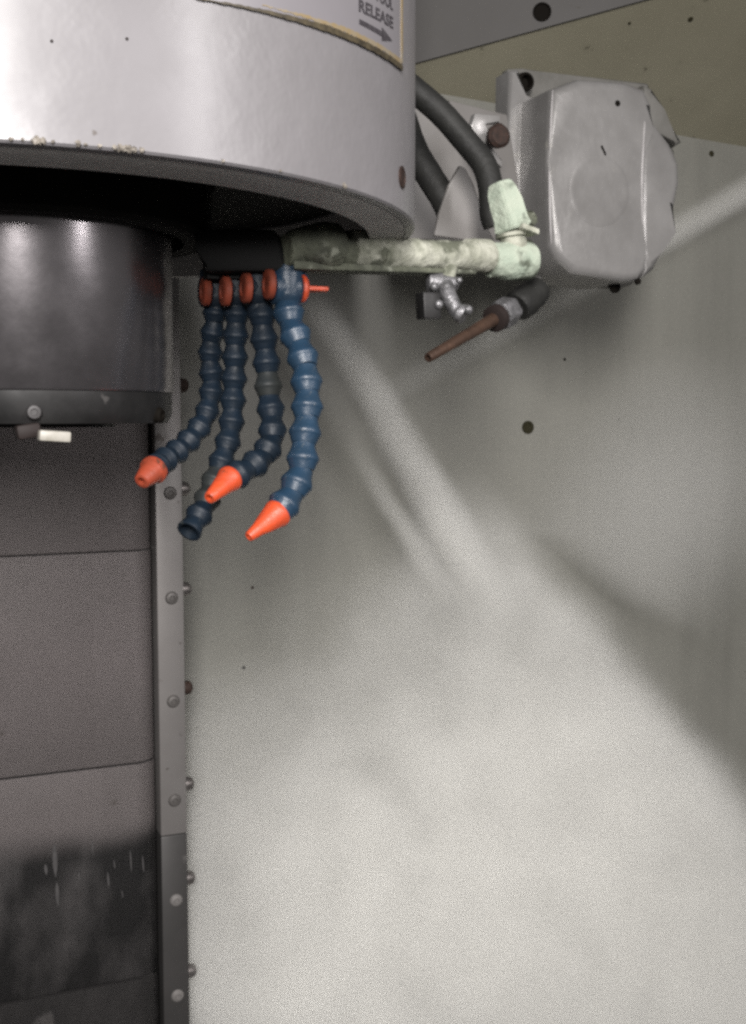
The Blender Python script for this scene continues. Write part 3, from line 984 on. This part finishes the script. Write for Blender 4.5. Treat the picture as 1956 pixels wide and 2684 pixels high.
def mp_(px, py, off=0.0):
    return onplane(px, py, F0 + MN * off, MN)
bm = NB()
prism(bm, [mp_(x, y) for x, y in ((1447, 232), (1520, 204), (1640, 212), (1694, 230), (1714, 275), (1696, 330), (1686, 420), (1684, 560), (1694, 650), (1700, 705), (1676, 735), (1640, 738), (1505, 716), (1462, 676), (1444, 640), (1440, 420))], -MN * 0.078, 0.008, 4, front_only=True)
link_mesh('housing', bm, M['alu'], mc)
bm = NB()
prism(bm, [mp_(x, y, -0.012) for x, y in ((1680, 322), (1722, 320), (1762, 372), (1786, 425), (1788, 480), (1776, 540), (1752, 600), (1738, 660), (1722, 706), (1690, 730), (1676, 650))], -MN * 0.062, 0.014, 5, front_only=True)
link_mesh('end_bulge', bm, M['alu'], mc)
bm = NB()
prism(bm, [mp_(x, y, -0.018) for x, y in ((1690, 222), (1712, 232), (1735, 292), (1790, 372), (1770, 385), (1716, 330), (1690, 320))], -MN * 0.056, 0.004, 3, front_only=True)
link_mesh('chamfer_plate', bm, M['alu_dark'], mc)  # darker plate colour carries the shading on this corner
bm = NB()
prism(bm, [mp_(x, y, -0.079) for x, y in ((1330, 180), (1372, 178), (1440, 190), (1700, 218), (1720, 300), (1770, 400), (1760, 560), (1660, 745), (1628, 757), (1426, 740), (1330, 500))], -MN * 0.012, 0.002, 2)
link_mesh('base_plate', bm, M['alu_dark'], mc)
for pts_ in (((1449, 236), (1444, 330), (1441, 450), (1442, 560), (1445, 640)), ((1690, 318), (1685, 400), (1682, 490), (1684, 590))):
    bm = NB()
    tube(bm, smooth_path([mp_(x, y, -0.0030 if x < 1500 else -0.0004) for x, y in pts_], 6), lambda t: 0.0006 + 0.0014 * math.sin(math.pi * t) ** 0.5, 12, 0.05, 3)
    link_mesh('fold_highlight', bm, M['edge_highlight'], mc)
# left side skirt of the cover
bm = NB()
prism(bm, [mp_(x, y, -0.052) for x, y in ((1336, 184), (1362, 182), (1372, 262), (1436, 262), (1446, 640), (1470, 690), (1420, 735), (1348, 560), (1332, 400))], -MN * 0.026, 0.004, 3, front_only=True)
link_mesh('side_skirt', bm, M['alu'], mc)
pt = mp_(1380, 213, -0.060)
bm = NB(); lathe(bm, pt - MN * 0.02, MN, [(0.0088, 0), (0.0092, 0.016), (0.0086, 0.020), (0.006, 0.021), (0.0052, 0.014), (0, 0.014)], 18)
link_mesh('bolt', bm, M['hole'], mc)
# pressed ring on the face
pt = mp_(1572, 500)
bm = NB(); lathe(bm, pt, MN, [(0.0335, -0.002), (0.0325, 0.0001), (0.0305, 0.0004), (0.0280, 0.0004), (0.0230, 0.0001), (0.0, 0.0001)], 64)
link_mesh('pressed_ring', bm, M['alu'], mc)
for (px, py, r, h) in ((1603, 742, .0045, .004), (1612, 752, .0060, .002), (1671, 738, .0030, .003)):
    stud('bolt', mp_(px, py, 0.001 if px > 1650 else -0.03), MN, r, h, M['hole'], mc)
stud('speck', mp_(1619, 271), MN, .0028, .001, M['hole'], mc)
s_a, s_b = mp_(1577, 382, 0.0006), mp_(1588, 406, 0.0006)
bm = NB(); tube(bm, [s_a, s_a.lerp(s_b, .5), s_b], 0.0009, 6)
link_mesh('chip', bm, M['hole'], mc)

# ------------------------------------------------------------------ coolant spray and mist (real volumes in front of the rear wall)


def mist(name, apex_px, poly, y0, y1, label, build):
    """Closed hull whose local axes are: x along the wall, y into the wall, z up; origin at the apex on the wall plane."""
    org = wallp(*apex_px, 0.12)

    def loc2(px, py):
        d = wallp(px, py, 0.12) - org
        return d.dot(MX), d.z
    me = bpy.data.meshes.new(name)
    bm = NB()
    pts = [loc2(*q) for q in poly]
    y0 += 0.12; y1 += 0.12
    prism(bm, [Vector((x, y0, z)) for x, z in pts], Vector((0, y1 - y0, 0)))
    bmesh.ops.recalc_face_normals(bm, faces=bm.faces)
    bm.to_mesh(me); bm.free()
    o = bpy.data.objects.new(name, me)
    COL.objects.link(o)
    o.location = org
    o.rotation_euler = (0, 0, YAW)
    tag(o, label, 'coolant mist', kind='stuff')
    m = bpy.data.materials.new(name)
    m.use_nodes = True
    nt = m.node_tree
    nt.nodes.clear()
    out = nt.nodes.new('ShaderNodeOutputMaterial')
    pv = nt.nodes.new('ShaderNodeVolumePrincipled')
    pv.inputs['Color'].default_value = (0.982, 0.978, 0.953, 1)
    pv.inputs['Anisotropy'].default_value = -0.08
    tc_ = nt.nodes.new('ShaderNodeTexCoord')
    sp_ = nt.nodes.new('ShaderNodeSeparateXYZ')
    nt.links.new(tc_.outputs['Object'], sp_.inputs[0])

    yw = nt.nodes.new('ShaderNodeMath'); yw.operation = 'SUBTRACT'
    nt.links.new(sp_.outputs[1], yw.inputs[0]); yw.inputs[1].default_value = 0.12

    class G:
        x, y, z = sp_.outputs[0], yw.outputs[0], sp_.outputs[2]   # y is measured from the wall

        @staticmethod
        def m(op, a, b=None, c=None):
            nd = nt.nodes.new('ShaderNodeMath'); nd.operation = op
            for i, v in enumerate((a, b, c)):
                if v is None:
                    continue
                if isinstance(v, (int, float)):
                    nd.inputs[i].default_value = v
                else:
                    nt.links.new(v, nd.inputs[i])
            return nd.outputs[0]

        @staticmethod
        def ss(v, lo, hi, a=0.0, b=1.0):
            nd = nt.nodes.new('ShaderNodeMapRange'); nd.interpolation_type = 'SMOOTHSTEP'
            nt.links.new(v, nd.inputs['Value'])
            nd.inputs['From Min'].default_value = lo; nd.inputs['From Max'].default_value = hi
            nd.inputs['To Min'].default_value = a; nd.inputs['To Max'].default_value = b
            return nd.outputs[0]

        @staticmethod
        def noise(scale, det=3, w=(1, 1, 1), off=(0, 0, 0)):
            mp = nt.nodes.new('ShaderNodeMapping')
            mp.inputs['Scale'].default_value = w
            mp.inputs['Location'].default_value = off
            nt.links.new(tc_.outputs['Object'], mp.inputs['Vector'])
            nd = nt.nodes.new('ShaderNodeTexNoise')
            nd.inputs['Scale'].default_value = scale
            nd.inputs['Detail'].default_value = det
            nt.links.new(mp.outputs[0], nd.inputs['Vector'])
            return G.m('SUBTRACT', nd.outputs['Fac'], 0.5)
    d = build(G, loc2)
    nt.links.new(d, pv.inputs['Density'])
    nt.links.new(pv.outputs[0], out.inputs['Volume'])
    me.materials.append(m)
    return o


def th(p):
    return math.atan2(p[0], -p[1])


def main_spray(G, loc2):
    r = G.m('SQRT', G.m('ADD', G.m('MULTIPLY', G.x, G.x), G.m('MULTIPLY', G.z, G.z)))
    t = G.m('ARCTAN2', G.x, G.m('MULTIPLY', G.z, -1.0))
    n1 = G.noise(7.0, 3)
    n2 = G.noise(13.0, 5, off=(3, 1, 2))
    tR = th(loc2(1685, 1825))
    tw = G.m('ADD', t, G.m('MULTIPLY', n1, 0.05))
    eR = G.ss(tw, tR + 0.045, tR - 0.045)
    rb = G.m('ADD', G.m('ADD', r, G.m('MULTIPLY', n1, 0.14)), G.m('MULTIPLY', G.m('SUBTRACT', t, 0.45), 0.14))
    first = G.ss(rb, 0.265, 0.36)
    body = G.m('MULTIPLY', G.m('ADD', G.m('MULTIPLY', first, 0.30), G.m('MULTIPLY', G.ss(rb, 0.34, 0.64), 0.70)), eR)
    left = G.ss(tw, -0.36, 0.10, 0.40, 1.0)
    dens = G.m('MULTIPLY', G.m('MULTIPLY', body, left), G.m('ADD', 1.0, G.m('MULTIPLY', n2, 3.2)))
    low = G.ss(G.z, -0.35, -0.80, 0.75, 1.35)
    tot = G.m('MULTIPLY', G.m('MULTIPLY', dens, low), 16.0)
    front = G.m('MULTIPLY', G.ss(G.y, -0.24, -0.10), G.ss(G.y, -0.006, -0.03))
    return G.m('MAXIMUM', G.m('MULTIPLY', tot, front), 0.0)

mist('coolant_spray', (800, 720), [(770, 735), (850, 735), (960, 900), (1120, 1060), (1640, 1560), (2010, 2080), (2010, 2790), (455, 2790), (480, 1700), (640, 1350)], -0.25, -0.004,
     'broad fan of pale coolant spray filling the lower right', main_spray)


def right_cloud(G, loc2):
    n1 = G.noise(5.0, 3, off=(5, 2, 0))
    a = R(38)
    xr = G.m('ADD', G.m('MULTIPLY', G.x, math.cos(a)), G.m('MULTIPLY', G.z, math.sin(a)))
    zr = G.m('SUBTRACT', G.m('MULTIPLY', G.z, math.cos(a)), G.m('MULTIPLY', G.x, math.sin(a)))
    rr = G.m('SQRT', G.m('ADD', G.m('POWER', G.m('DIVIDE', xr, 0.22), 2.0), G.m('POWER', G.m('DIVIDE', zr, 0.165), 2.0)))
    rr = G.m('ADD', rr, G.m('MULTIPLY', n1, 0.7))
    d = G.ss(rr, 1.15, 0.0, 0.0, 4.0)
    front = G.m('MULTIPLY', G.ss(G.y, -0.20, -0.08), G.ss(G.y, -0.006, -0.03))
    return G.m('MULTIPLY', d, front)

mist('mist_cloud', (1790, 1330), [(1180, 1560), (1240, 1330), (1500, 1080), (1800, 900), (2080, 880), (2080, 1500), (1950, 1760), (1700, 1580), (1500, 1400)], -0.21, -0.004,
     'faint cloud of coolant mist drifting at the right edge', right_cloud)


def cross_jet(G, loc2):
    n1 = G.noise(9.0, 3, off=(1, 7, 0))
    p = loc2(1080, 1040)
    ln = math.hypot(*p)
    dx, dz = p[0] / ln, p[1] / ln
    along = G.m('ADD', G.m('MULTIPLY', G.x, dx), G.m('MULTIPLY', G.z, dz))
    acr = G.m('ADD', G.m('SUBTRACT', G.m('MULTIPLY', G.x, -dz), G.m('MULTIPLY', G.z, -dx)), G.m('MULTIPLY', n1, 0.012))
    core = G.m('MULTIPLY', G.ss(acr, -0.026, 0.002), G.ss(acr, 0.022, 0.000))
    fade = G.ss(along, 0.20, ln, 1.0, 0.25)
    front = G.m('MULTIPLY', G.ss(G.y, -0.07, -0.04), G.ss(G.y, -0.006, -0.02))
    return G.m('MULTIPLY', G.m('MULTIPLY', core, fade), G.m('MULTIPLY', front, 16.0))

mist('spray_jet', (2240, 386), [(2240, 330), (2240, 440), (1500, 850), (1060, 1095), (1030, 1030), (1500, 745)], -0.075, -0.004,
     'thin pale jet of coolant slanting down behind the copper nozzle', cross_jet)


def curve_jet(label, pts, w0, w1, dens, fade_in, fade_out, soft=0.92):
    """A narrow jet along pts (photo rays on the mist plane): its centre line is x = cubic(z), its half width grows with the drop."""
    import numpy as np

    def build(G, loc2):
        q = [loc2(*p) for p in pts]
        zz = np.array([p[1] for p in q]); xx = np.array([p[0] for p in q])
        c3, c2, c1, c0 = np.polyfit(zz, xx, 3)
        z0, z1 = float(zz[0]), float(zz[-1])
        z = G.z
        cx = G.m('MULTIPLY_ADD', G.m('MULTIPLY_ADD', G.m('MULTIPLY_ADD', z, float(c3), float(c2)), z, float(c1)), z, float(c0))
        n1 = G.noise(14.0, 3, off=(2, 4, 1))
        n2 = G.noise(30.0, 3, w=(1.6, 1.6, 0.6), off=(6, 4, 1))
        hw = G.ss(z, z0, z1, w0, w1)
        dx = G.m('ADD', G.m('SUBTRACT', G.x, cx), G.m('MULTIPLY', n1, 0.012))
        yy = G.m('ADD', G.y, 0.12)
        rad = G.m('SQRT', G.m('ADD', G.m('POWER', G.m('DIVIDE', dx, hw), 2.0), G.m('POWER', G.m('DIVIDE', yy, G.m('MULTIPLY', hw, 2.2)), 2.0)))
        core = G.ss(rad, 1.0, 1.0 - soft)
        al = G.m('MULTIPLY', G.ss(z, z0, z0 + (z1 - z0) * fade_in), G.ss(z, z1, z1 + (z0 - z1) * fade_out))
        d = G.m('MULTIPLY', G.m('MULTIPLY', core, al), G.m('ADD', dens, G.m('MULTIPLY', n2, dens * 1.3)))
        return G.m('MAXIMUM', d, 0.0)
    px_m = 3000 / 1.18
    left = [(x - (w0 + (w1 - w0) * i / (len(pts) - 1)) * px_m * 1.3, y) for i, (x, y) in enumerate(pts)]
    right = [(x + (w0 + (w1 - w0) * i / (len(pts) - 1)) * px_m * 1.3, y) for i, (x, y) in enumerate(pts)]
    return mist('spray_jet', pts[0], left + right[::-1], -0.12 - w1 * 2.3, -0.12 + w1 * 2.3, label, build)

curve_jet('main pale jet of coolant falling diagonally right from beside the T handle valve',
          [(800, 745), (868, 868), (945, 985), (1035, 1105), (1105, 1240), (1172, 1385), (1255, 1540), (1340, 1690)], 0.021, 0.036, 22.0, 0.14, 0.40)
curve_jet('fainter second jet just left of the main jet, below a thin dark gap',
          [(905, 1120), (960, 1215), (1010, 1300), (1070, 1400), (1140, 1510), (1210, 1620)], 0.012, 0.022, 12.0, 0.45, 0.45)
